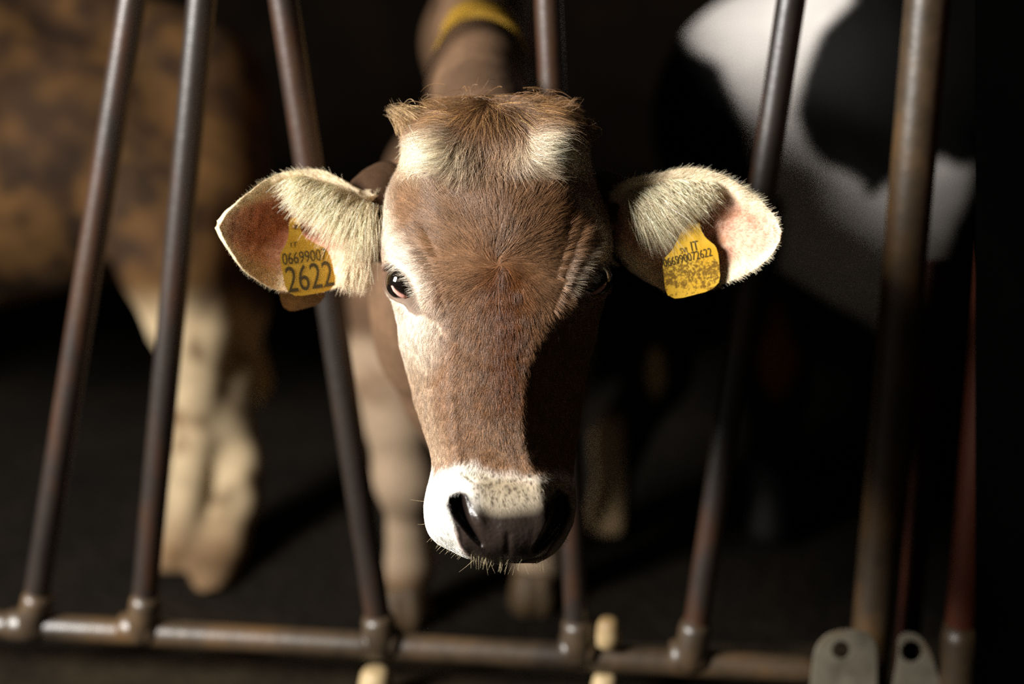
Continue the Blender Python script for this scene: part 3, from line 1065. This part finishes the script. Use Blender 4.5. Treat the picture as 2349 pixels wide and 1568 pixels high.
def flow(x, y):
    """Direction the hair lies at a place on the face, in photo px (dx, dy)."""
    rx, ry = x - WHORL[0], y - WHORL[1]
    r = np.hypot(rx, ry) + 1e-6
    rad = np.stack([rx / r, ry / r], -1)
    spin = np.stack([-ry / r, rx / r], -1) * (0.55 * np.exp(-(r / 70) ** 2))[..., None]
    f = rad + spin
    # above the whorl the hair climbs along the midline, then parts to both sides
    f = f + np.stack([0.15 * np.sign(rx) * np.exp(-((y - 470) / 60) ** 2), -0.5 * np.exp(-(rx / 50) ** 2) * (y < 590)], -1)
    down = smooth01((y - 660) / 90)[..., None]
    side = np.stack([np.clip((x - 1150) / 260, -0.6, 0.6), np.ones_like(x)], -1)
    f = f * (1 - down) + side * down
    poll = smooth01((425 - y) / 40)[..., None]
    px_, py_ = x - 1125, y - 170
    pf = np.stack([px_ * (1 + 1.6 * smooth01((np.abs(px_) - 50) / 60)), py_ * np.where(np.abs(px_) > 80, 0.45, 1.0)], -1)
    pf /= np.linalg.norm(pf, axis=-1, keepdims=True) + 1e-6
    f = f * (1 - poll) + pf * poll
    side_l = smooth01((905 - x) / 20)[..., None] * smooth01((640 - y) / 40)[..., None]
    f = f * (1 - side_l) + np.array([-0.4, -0.6]) * side_l
    return f / (np.linalg.norm(f, axis=-1, keepdims=True) + 1e-9)


def sample_grid(p, w, n):
    """Random points on a (rows x ring) grid surface: integer cell plus fractions, area- and weight-driven."""
    a = np.linalg.norm(np.cross(p[1:, :-1] - p[:-1, :-1], p[:-1, 1:] - p[:-1, :-1]), axis=-1) * w[:-1, :-1]
    cdf = np.cumsum(a.ravel())
    k = np.searchsorted(cdf, RNG.random(n) * cdf[-1])
    i, j = np.unravel_index(np.minimum(k, a.size - 1), a.shape)
    return i, j, RNG.random(n), RNG.random(n)


def lerp_grid(g, i, j, u, v):
    if g.ndim == 2:
        g = g[..., None]
    u, v = u[:, None], v[:, None]
    return g[i, j] * (1 - u) * (1 - v) + g[i + 1, j] * u * (1 - v) + g[i, j + 1] * (1 - u) * v + g[i + 1, j + 1] * u * v


def strands(root, n, t, length, lift, k=5, bend=0.6, jit=0.12, clump=None):
    """Curved strands leaving the skin along t, lifting along n then lying down."""
    N = len(root)
    t = t + RNG.normal(0, jit, (N, 3))
    t = t - n * np.sum(t * n, 1, keepdims=True)
    t /= np.linalg.norm(t, axis=1, keepdims=True) + 1e-9
    s = np.linspace(0, 1, k)[None, :, None]
    L = length[:, None, None]
    h = lift[:, None, None]
    return root[:, None] + t[:, None] * L * s + n[:, None] * L * h * (s - bend * s * s)


nor2 = grid_normals(pos2)
vis = (nor2[..., 2] < 0.35).astype(float)
for pts in (EYE_L, mir(EYE_L)):
    vis *= smooth01((poly_sd(HX, HY, pts) - 6) / 8)
nsd = poly_sd(HX, HY, NOSE)
vis *= np.where(nsd < -6, 0.0, 1.0)
vis *= nostril(HX, HY) < .002
N_COAT = 240000
dens = vis * np.where(HY < 420, 1.1, 1.0) * np.where(HY > 1060, 0.5, 1.0) * np.where((HY > 1085) & (HX > 1060), 0.2, 1.0)
i, j, u, v = sample_grid(pos2, dens, N_COAT)
rp = lerp_grid(pos2, i, j, u, v)
rn = lerp_grid(nor2, i, j, u, v)
rn /= np.linalg.norm(rn, axis=1, keepdims=True)
rx = lerp_grid(HX, i, j, u, v)[:, 0]
ry = lerp_grid(HY, i, j, u, v)[:, 0]
fl = flow(rx, ry)
fl3 = np.stack([fl[:, 0], -fl[:, 1], np.zeros(len(fl))], -1)
# clumps: neighbours share a slight turn of the flow
cn = vnoise(rp, 130, 51, 2) - 0.5
fl3 = fl3 + np.stack([-fl3[:, 1], fl3[:, 0], np.zeros(len(fl3))], -1) * (cn * 1.1)[:, None]
ln = np.interp(ry, [230, 330, 420, 470, 620, 760, 900, 1050, 1290], [.020, .018, .016, .015, .0125, .009, .007, .005, .004])
ln = ln * RNG.uniform(0.6, 1.2, len(ln)) * (0.55 + 0.45 * smooth01((0.15 - rn[:, 2]) / 0.5))
lift = np.interp(ry, [300, 420, 600, 800, 1100], [.22, .18, .17, .17, .22]) * RNG.uniform(0.5, 1.5, len(ln))
pts3 = strands(rp, rn, fl3, ln, lift)
hc = face_colour(rx, ry, rp)
streak = vnoise(rp * [1, 1, 1], 260, 61, 2)
val = (0.5 + 1.0 * streak) * RNG.lognormal(0, 0.25, len(ln))
hc = np.clip(hc * val[:, None], 0, 0.95)
hair_object('face_coat', ear_world(pts3), hc, RNG.uniform(0.0001, 0.00016, len(ln)), COW)

# longer shaggy hair on the poll
N_P = 15000
wp = vis * np.where(HY < 400, 1.0, 0.0) * np.where(HY < 285, 2.4, 1.0)
i, j, u, v = sample_grid(pos2, wp, N_P)
rp = lerp_grid(pos2, i, j, u, v)
rn = lerp_grid(nor2, i, j, u, v)
rn /= np.linalg.norm(rn, axis=1, keepdims=True)
rx, ry = lerp_grid(HX, i, j, u, v)[:, 0], lerp_grid(HY, i, j, u, v)[:, 0]
fl = flow(rx, ry)
fl3 = np.stack([fl[:, 0], -fl[:, 1], np.zeros(len(fl))], -1)
cn = vnoise(rp, 70, 71, 2) - 0.5
fl3 = fl3 + np.stack([-fl3[:, 1], fl3[:, 0], np.zeros(len(fl3))], -1) * (cn * 2.2)[:, None]
ff = smooth01((0.1 - rn[:, 2]) / 0.7)
ln = np.where(ry < 285, 0.026, 0.024) * (0.5 + 0.5 * ff) * RNG.uniform(0.5, 1.35, len(ry))
lift = np.where(ry < 285, 0.34, 0.42) * (0.3 + 0.7 * ff) * RNG.uniform(0.5, 1.4, len(ry))
pts3 = strands(rp, rn, fl3, ln, lift, k=7, bend=0.75, jit=0.2)
tw = vnoise(rp, 90, 81, 2)[:, None] - 0.5
s_ = np.linspace(0, 1, 7)[None, :]
pts3[..., 0] += 0.012 * tw * s_ ** 2
pts3[..., 1] += 0.010 * (vnoise(rp, 90, 85, 2)[:, None] - 0.5) * s_ ** 2
hc = face_colour(rx, ry, rp)
hc = mixc(hc, lin(190, 146, 92), (RNG.random(len(ry)) < 0.3) * smooth01((310 - ry) / 60))
hc = np.clip(hc * ((0.7 + 0.9 * vnoise(rp, 160, 91, 2)) * RNG.lognormal(0, 0.25, len(ry)))[:, None], 0, 0.95)
tufts = [ear_world(pts3)]
tcol = [hc]
# tufts sticking out at the corners of the poll
for (bx0, by0, bd0), (ex, ey), n, w in (((935, 300, .07), (898, 254), 190, 13), ((955, 268, .06), (905, 246), 90, 13), ((1330, 300, .075), (1364, 298), 200, 12),
                                        ((1322, 322, .07), (1368, 322), 130, 10), ((1265, 256, .06), (1318, 236), 110, 20), ((1010, 258, .05), (960, 236), 70, 26),
                                        ((1100, 246, .06), (1075, 226), 70, 30), ((1215, 246, .06), (1250, 220), 110, 26)):
    bx = RNG.normal(bx0, w, n)
    byy = RNG.normal(by0, w, n)
    gx, gy = ex + RNG.normal(0, 8, n), ey + RNG.normal(0, 8, n)
    fr = RNG.uniform(0.5, 1.15, n)
    gx, gy = bx + (gx - bx) * fr, byy + (gy - byy) * fr
    s_ = np.linspace(0, 1, 7)[None, :]
    cx = bx[:, None] + (gx - bx)[:, None] * s_ + RNG.normal(0, 6, n)[:, None] * np.sin(np.pi * s_)
    cy = byy[:, None] + (gy - byy)[:, None] * s_ ** 1.3 - 8 * np.sin(np.pi * s_) + RNG.normal(0, 4, n)[:, None] * s_ ** 3
    cd = bd0 + RNG.normal(0, .006, n)[:, None] + RNG.normal(0, .008, n)[:, None] * s_
    tufts.append(P(cx, cy, HEAD + cd))
    base = lin(186, 154, 112) if ex < 910 else lin(132, 98, 64)
    tcol.append(np.clip(base * RNG.lognormal(0, 0.35, n)[:, None], 0, .95))
tp, tc_ = np.vstack(tufts), np.vstack(tcol)
hair_object('poll_tuft', tp, tc_, np.full(len(tp), 0.00019), COW)

# ear hair: short down on the hollow and rims, then the long pale fringe over the opening
for (e, left), spec in zip(ears, (EAR_L, EAR_R)):
    x, y, p, n, back, s, t = e
    sgn = -1 if left else 1
    n1 = 12000
    dens = np.ones_like(x)
    i, j, u, v = sample_grid(p, dens, n1)
    rp, rn = lerp_grid(p, i, j, u, v), lerp_grid(n, i, j, u, v)
    rn /= np.linalg.norm(rn, axis=1, keepdims=True)
    rt, rs = lerp_grid(t, i, j, u, v)[:, 0], lerp_grid(s, i, j, u, v)[:, 0]
    out = np.stack([sgn * (0.5 + rs), np.where(rt > 0.5, 0.5, -0.9) * (0.4 + np.abs(rt - 0.5)), 0 * rt], -1)
    ln = (0.003 + 0.005 * smooth01((np.abs(rt - 0.5) - 0.3) / 0.2)) * RNG.uniform(0.5, 1.2, n1)
    pts3 = strands(rp, rn, out, ln, RNG.uniform(0.1, 0.5, n1), jit=0.25)
    hc = np.clip(mixc(np.broadcast_to(lin(214, 160, 128), (n1, 3)), lin(246, 226, 192), smooth01((np.abs(rt - 0.5) - 0.2) / 0.2)) * RNG.lognormal(0, .2, n1)[:, None], 0, .95)
    allp, allc = [ear_world(pts3)], [hc]
    # long fringe rooted along the upper rim near the skull
    n2 = 3800
    if left:
        ux = RNG.uniform(0, 1, n2) ** 0.9
        bx = np.interp(ux, [0, .3, .6, 1], [862, 815, 770, 690]) + RNG.normal(0, 9, n2)
        byy = np.interp(ux, [0, .3, .6, 1], [470, 455, 425, 402]) + np.abs(RNG.normal(0, 24, n2))
        dx = np.interp(ux, [0, .3, .6, 1], [-8, -40, -64, -36]) * RNG.uniform(.45, 1.2, n2) + RNG.normal(0, 11, n2)
        dy = np.interp(ux, [0, .3, .6, 1], [108, 90, 66, 34]) * RNG.uniform(.3, 1.2, n2)
    else:
        ux = RNG.uniform(0, 1, n2)
        bx = np.interp(ux, [0, .4, .7, 1], [1445, 1480, 1530, 1620]) + RNG.normal(0, 9, n2)
        byy = np.interp(ux, [0, .4, .7, 1], [445, 425, 410, 412]) + np.abs(RNG.normal(0, 22, n2))
        dx = np.interp(ux, [0, .4, .7, 1], [62, 95, 64, 30]) * RNG.uniform(.4, 1.2, n2) + RNG.normal(0, 11, n2)
        dy = np.interp(ux, [0, .4, .7, 1], [106, 90, 58, 28]) * RNG.uniform(.3, 1.2, n2)
    s_ = np.linspace(0, 1, 8)[None, :]
    cx = bx[:, None] + dx[:, None] * s_
    cy = byy[:, None] + dy[:, None] * s_ ** 1.15 - 5 * np.sin(np.pi * s_)
    cd = spec['db'] - .004 - (0.020 * np.sin(np.pi * np.clip(s_ * 0.75, 0, 1))) + RNG.normal(0, .004, n2)[:, None] - .004 * s_
    allp.append(P(cx, cy, HEAD + cd).reshape(n2, 8, 3)[:, [0, 2, 4, 5, 7]])
    cl = RNG.lognormal(0, .18, n2)[:, None] * (0.75 + 0.5 * vnoise(np.stack([bx / 40, byy / 400, 0 * bx], -1), 3, 5, 2))[:, None]
    allc.append(np.clip(lin(244, 228, 194) * cl, 0, .95))
    if left:                                   # lower lobe tassel beside the head
        n3 = 1500
        bx = RNG.uniform(788, 850, n3)
        byy = RNG.uniform(560, 625, n3)
        cx = bx[:, None] + RNG.normal(-6, 8, n3)[:, None] * np.linspace(0, 1, 5) + 0
        cy = byy[:, None] + RNG.uniform(25, 60, n3)[:, None] * np.linspace(0, 1, 5)
        cd = spec['db'] - .008 + RNG.normal(0, .004, n3)[:, None] + 0 * cx
        allp.append(P(cx, cy, HEAD + cd))
        allc.append(np.clip(lin(240, 215, 180) * RNG.lognormal(0, .2, n3)[:, None], 0, .95))
    ap, ac = np.vstack(allp), np.vstack(allc)
    hair_object('ear_fringe', ap, ac, np.concatenate([np.full(n1, 0.00015), np.full(len(ap) - n1, 0.00024)]), COW)

# whiskers
W = []
for _ in range(40):
    x0 = RNG.uniform(1060, 1265)
    y0 = np.interp(x0, [1060, 1110, 1170, 1235, 1265], [1272, 1284, 1288, 1280, 1268])
    L = RNG.uniform(14, 40)
    wx, wd = RNG.normal(0, 4), RNG.normal(-.02, .008)
    W.append([(x0 + wx * k + (x0 - 1165) * 0.02 * k, y0 - 6 + L * k / 2.0, wd) for k in (0, .5, 1, 1.6, 2)])
for _ in range(22):
    kk = RNG.uniform(0.4, 1.6)
    x0 = RNG.uniform(985, 1060)
    y0 = np.interp(x0, [985, 1022, 1060], [1226, 1256, 1274])
    W.append([(x0 + 4 - 6 * k * kk, y0 - 3 + 4 * k * kk + k * k, .015) for k in (0, .5, 1, 1.5, 2)])
for _ in range(36):
    x0 = RNG.uniform(1262, 1292)
    y0 = np.interp(x0, [1262, 1292], [1268, 1228])
    a = RNG.uniform(0.2, 1.0)
    W.append([(x0 + 10 * k * math.cos(a), y0 + 8 * k * math.sin(a), .005) for k in (0, .5, 1, 1.5, 2)])
for x0, y0, x1, y1 in ((1285, 1222, 1335, 1238), (985, 1150, 940, 1145), (1085, 1285, 1052, 1312), (980, 1200, 958, 1202)):
    W.append([(x0 + (x1 - x0) * k / 2, y0 + (y1 - y0) * k / 2 + k * (2 - k), -.005) for k in (0, .5, 1, 1.5, 2)])
Wa = np.array(W)
hair_object('whiskers', P(Wa[..., 0], Wa[..., 1], HEAD + Wa[..., 2]), np.broadcast_to(lin(225, 205, 160), (len(W), 3)), np.full(len(W), 0.00013), COW)

# ------------------------------------------------------------------ ear tags
def plate(outline, depth, tilt=(0, 0), thick=0.0016, rnd=2):
    """Flat plate: outline in px around the ear, thickness and soft corners; returns verts, faces and a px->world map."""
    pts = np.array(outline, float)
    for _ in range(rnd):
        nx = np.roll(pts, -1, 0)
        pts = np.stack([pts * 0.82 + nx * 0.18, pts * 0.18 + nx * 0.82], 1).reshape(-1, 2)
    c = pts.mean(0)

    def at(x, y, off=0.0):
        return P(x, y, HEAD + depth + off + (x - c[0]) * tilt[0] + (y - c[1]) * tilt[1])
    n = len(pts)
    vs = [at(a, b) for a, b in pts] + [at(a, b, thick) for a, b in pts]
    fs = [list(range(n))[::-1], list(range(n, 2 * n))] + [[k, (k + 1) % n, n + (k + 1) % n, n + k] for k in range(n)]
    return vs, fs, at


def text_mesh(lines, at, off=-0.0005):
    """lines: (string, x, y, height_px, width_px, angle) drawn on a plate through its px map."""
    V, F = [], []
    for txt, x0, y0, hpx, wpx, ang in lines:
        cu = bpy.data.curves.new('t', 'FONT')
        cu.body = txt
        cu.extrude = 0.0
        cu.resolution_u = 4
        o = bpy.data.objects.new('t', cu)
        COL.objects.link(o)
        dg = bpy.context.evaluated_depsgraph_get()
        me = bpy.data.meshes.new_from_object(o.evaluated_get(dg))
        bpy.data.objects.remove(o)
        bpy.data.curves.remove(cu)
        co = np.array([v.co[:2] for v in me.vertices])
        co -= co.min(0)
        co /= co.max(0)
        ca_, sa_ = math.cos(ang), math.sin(ang)
        b = len(V)
        for (a_, h_) in co:
            xx, yy = a_ * wpx, -h_ * hpx
            V.append(at(x0 + xx * ca_ - yy * sa_, y0 + xx * sa_ + yy * ca_, off))
        F += [[b + i for i in p.vertices] for p in me.polygons]
        bpy.data.meshes.remove(me)
    return V, F


def ear_tag(outline, back_outline, depth, tilt, lines, pin, mat, label, pin_len, back_label=None):
    vs, fs, at = plate(outline, depth, tilt)
    c = at(*pin)
    root = empty('ear_tag', c)
    tag(root, label, 'ear tag', 'yellow ear tags of the brown cow')
    o = link('front_plate', vs, fs, MAT[mat], root, smooth=False)
    fix_normals(o)
    num = link('printed_number', *text_mesh(lines, at), MAT['ink'], root, smooth=False)
    num.parent, num.matrix_parent_inverse = o, Matrix.Identity(4)
    a, b = at(pin[0], pin[1], -0.002), at(pin[0], pin[1], pin_len)
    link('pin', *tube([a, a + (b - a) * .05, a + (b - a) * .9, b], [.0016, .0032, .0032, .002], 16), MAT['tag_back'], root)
    if back_outline:
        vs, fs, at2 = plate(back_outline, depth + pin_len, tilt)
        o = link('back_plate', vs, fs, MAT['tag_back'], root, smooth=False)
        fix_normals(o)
    return root


TL = [(664, 500), (683, 498), (694, 540), (712, 552), (756, 574), (775, 664), (660, 684), (640, 586), (656, 560), (662, 540)]
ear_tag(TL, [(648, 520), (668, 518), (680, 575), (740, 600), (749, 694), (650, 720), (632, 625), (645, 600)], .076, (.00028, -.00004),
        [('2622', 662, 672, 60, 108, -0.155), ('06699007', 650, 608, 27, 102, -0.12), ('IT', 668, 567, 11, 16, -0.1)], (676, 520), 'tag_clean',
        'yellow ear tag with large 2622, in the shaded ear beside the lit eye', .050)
TR = [(1589, 492), (1602, 491), (1607, 525), (1618, 545), (1647, 568), (1654, 660), (1530, 692), (1518, 598), (1544, 572), (1562, 530), (1578, 515)]
ear_tag(TR, None, .064, (0.00002, -.00004),
        [('066990072622', 1523, 613, 20, 114, -0.235), ('SVI', 1561, 582, 13, 16, -0.2), ('IT', 1587, 576, 22, 17, -0.2)], (1596, 506), 'tag_dirty',
        'dirt-spotted yellow ear tag in the brightly lit ear at right', .030)

# ------------------------------------------------------------------ background cows
def simple_cow(caps, colour, mat, label, root_px, vox=0.011, k=0.04):
    v, f = sdf_body(caps, vox, k)
    r = empty('cow', P(*root_px))
    r.location.z = 0.0
    tag(r, label, 'cow')
    link('body', v, f.tolist(), mat, r, color=colour(v))
    return r


# dirty pale cow at left, side on, hind legs to the right
DL = 2.62
LC = chain([(-420, 300, 2.9, .32), (-60, 340, 2.88, .32), (160, 360, 2.85, .26), (260, 330, 2.82, .20)])
LC += chain([(-420, 300, 2.9, .32), (-900, 300, 2.95, .28), (-1130, 120, 2.98, .17), (-1300, 60, 3.0, .12), (-1380, 110, 3.0, .11), (-1480, 330, 3.0, .065)])
for dx_, dd_ in ((-860, 2.85), (-930, 3.08)):
    LC += chain([(dx_, 460, dd_, .14), (dx_, 760, dd_, .075), (dx_ - 5, 980, dd_, .05), (dx_, 1140, dd_, .035), (dx_ - 10, 1260, dd_ - .1, .036)])
LC += chain([(200, 120, 2.9, .16), (420, 230, 2.86, .16), (440, 420, 2.8, .15)])
LC += chain([(330, 430, 2.75, .13), (420, 600, 2.72, .095), (455, 760, 2.72, .070), (450, 900, 2.74, .052), (448, 1010, 2.74, .040), (428, 1130, 2.72, .033), (412, 1230, 2.70, .036), (400, 1300, 2.68, .036)])
LC += chain([(470, 480, 2.86, .13), (520, 700, 2.82, .075), (520, 850, 2.80, .058), (520, 960, 2.78, .042), (548, 1060, 2.78, .040), (545, 1150, 2.76, .036), (515, 1260, 2.70, .036), (490, 1340, 2.64, .036), (475, 1390, 2.6, .036)])
LC += chain([(300, 500, 2.70, .06), (330, 620, 2.68, .035), (370, 760, 2.70, .02)])


def lc_col(v):
    x, y, d = project(v)
    n = vnoise(v, 7, 101)
    n2 = vnoise(v, 22, 111)
    c = np.broadcast_to(lin(48, 30, 14), v.shape).copy()
    c = mixc(c, lin(84, 58, 28), smooth01((n * 0.6 + n2 * 0.4 - 0.42) / 0.24))
    c = mixc(c, lin(32, 20, 10), smooth01((0.44 - n2) / 0.12) * 0.7)
    w = smooth01((y - 640) / 130)
    c = mixc(c, mixc(np.broadcast_to(lin(88, 66, 42), v.shape).copy(), lin(172, 152, 120), smooth01((n2 - 0.22) / 0.30)), w)
    c = mixc(c, lin(78, 52, 28), smooth01((y - 1110) / 170) * smooth01((n2 - 0.2) / 0.25) * 0.85)
    return c


left_cow = simple_cow(LC, lc_col, MAT['dirty_hide'], 'dung-stained cow with pale legs standing behind the barrier at left', (300, 1390, 2.65))
tv, tf = tube([P(*q) for q in ((548, 560, 2.98), (566, 700, 2.99), (584, 800, 2.97), (598, 880, 2.96), (604, 930, 2.95))], [.018, .014, .020, .026, .008])
link('tail', tv, tf, MAT['dirty_hide'], left_cow, color=np.broadcast_to(lin(190, 160, 112), (len(tv), 3)))

# black and white cow at right
RC = chain([(1795, 270, 2.9, .265), (2000, 230, 2.85, .28), (2150, 200, 2.85, .22)])
RC += chain([(1840, 440, 2.74, .19), (2010, 500, 2.68, .18), (2100, 440, 2.68, .13), (2130, 520, 2.68, .07)])
RC += chain([(1700, 470, 2.9, .15), (1520, 700, 2.85, .085), (1510, 860, 2.85, .058), (1420, 1010, 2.85, .048), (1395, 1180, 2.85, .034), (1392, 1250, 2.83, .038), (1390, 1300, 2.82, .036)])
RC += chain([(1800, 480, 2.85, .15), (1785, 700, 2.8, .085), (1780, 900, 2.8, .055), (1770, 1060, 2.8, .042), (1765, 1200, 2.8, .034), (1762, 1290, 2.8, .036)])
RC += chain([(2150, 200, 2.9, .24), (2620, 220, 2.98, .27), (2850, 60, 3.0, .16), (3010, 0, 3.02, .12), (3080, 60, 3.02, .11), (3180, 280, 3.02, .065)])
for dx_, dd_ in ((2560, 2.88), (2640, 3.1)):
    RC += chain([(dx_, 440, dd_, .13), (dx_, 740, dd_, .075), (dx_ + 5, 960, dd_, .05), (dx_, 1120, dd_, .035), (dx_ + 10, 1240, dd_ - .1, .036)])
RC += chain([(2020, 500, 2.9, .14), (2030, 750, 2.9, .08), (2035, 950, 2.9, .05), (2035, 1240, 2.9, .036)])


def rc_col(v):
    x, y, d = project(v)
    n = vnoise(v, 14, 121)
    wob = (n - 0.5) * 46
    blk = lin(13, 11, 10)
    c = np.broadcast_to(blk, v.shape).copy()
    wht = lin(235, 228, 222)
    for poly in ([(1545, -400), (1548, 60), (1590, 110), (1650, 150), (1690, 230), (1720, 350), (1745, 420), (1800, 460), (1790, 620), (1900, 690), (2030, 760), (2110, 700), (2150, 640), (2245, 380), (2400, 300),
                  (2235, 380), (2200, 385), (2160, 362), (2120, 380), (2060, 405), (2010, 450), (1985, 455), (1975, 420), (1940, 395), (1890, 375), (1850, 330), (1822, 260), (1835, 190), (1880, 80), (1950, 0), (2000, -400)],):
        c = mixc(c, wht, smooth01((10 - poly_sd(x, y, poly) + wob * 0.3) / 20))
    c = mixc(c, lin(215, 185, 130), smooth01((46 - np.hypot((x - 1505) * 1.7, (y - 855) * 0.62)) / 22))
    c = mixc(c, lin(150, 84, 52), 0.85 * smooth01((60 - np.hypot((x - 1785), (y - 800) * 0.42) + wob) / 40))
    c = mixc(c, lin(190, 160, 120), smooth01((1440 - x) / 20) * smooth01((y - 930) / 60) * smooth01((1260 - y) / 70))
    c = mixc(c, lin(120, 62, 30), smooth01((1440 - x) / 20) * smooth01((y - 1250) / 60) * 0.9)
    return c


simple_cow(RC, rc_col, MAT['bw_hide'], 'black and white cow standing in the gloom behind the barrier at right', (1760, 1320, 2.8))
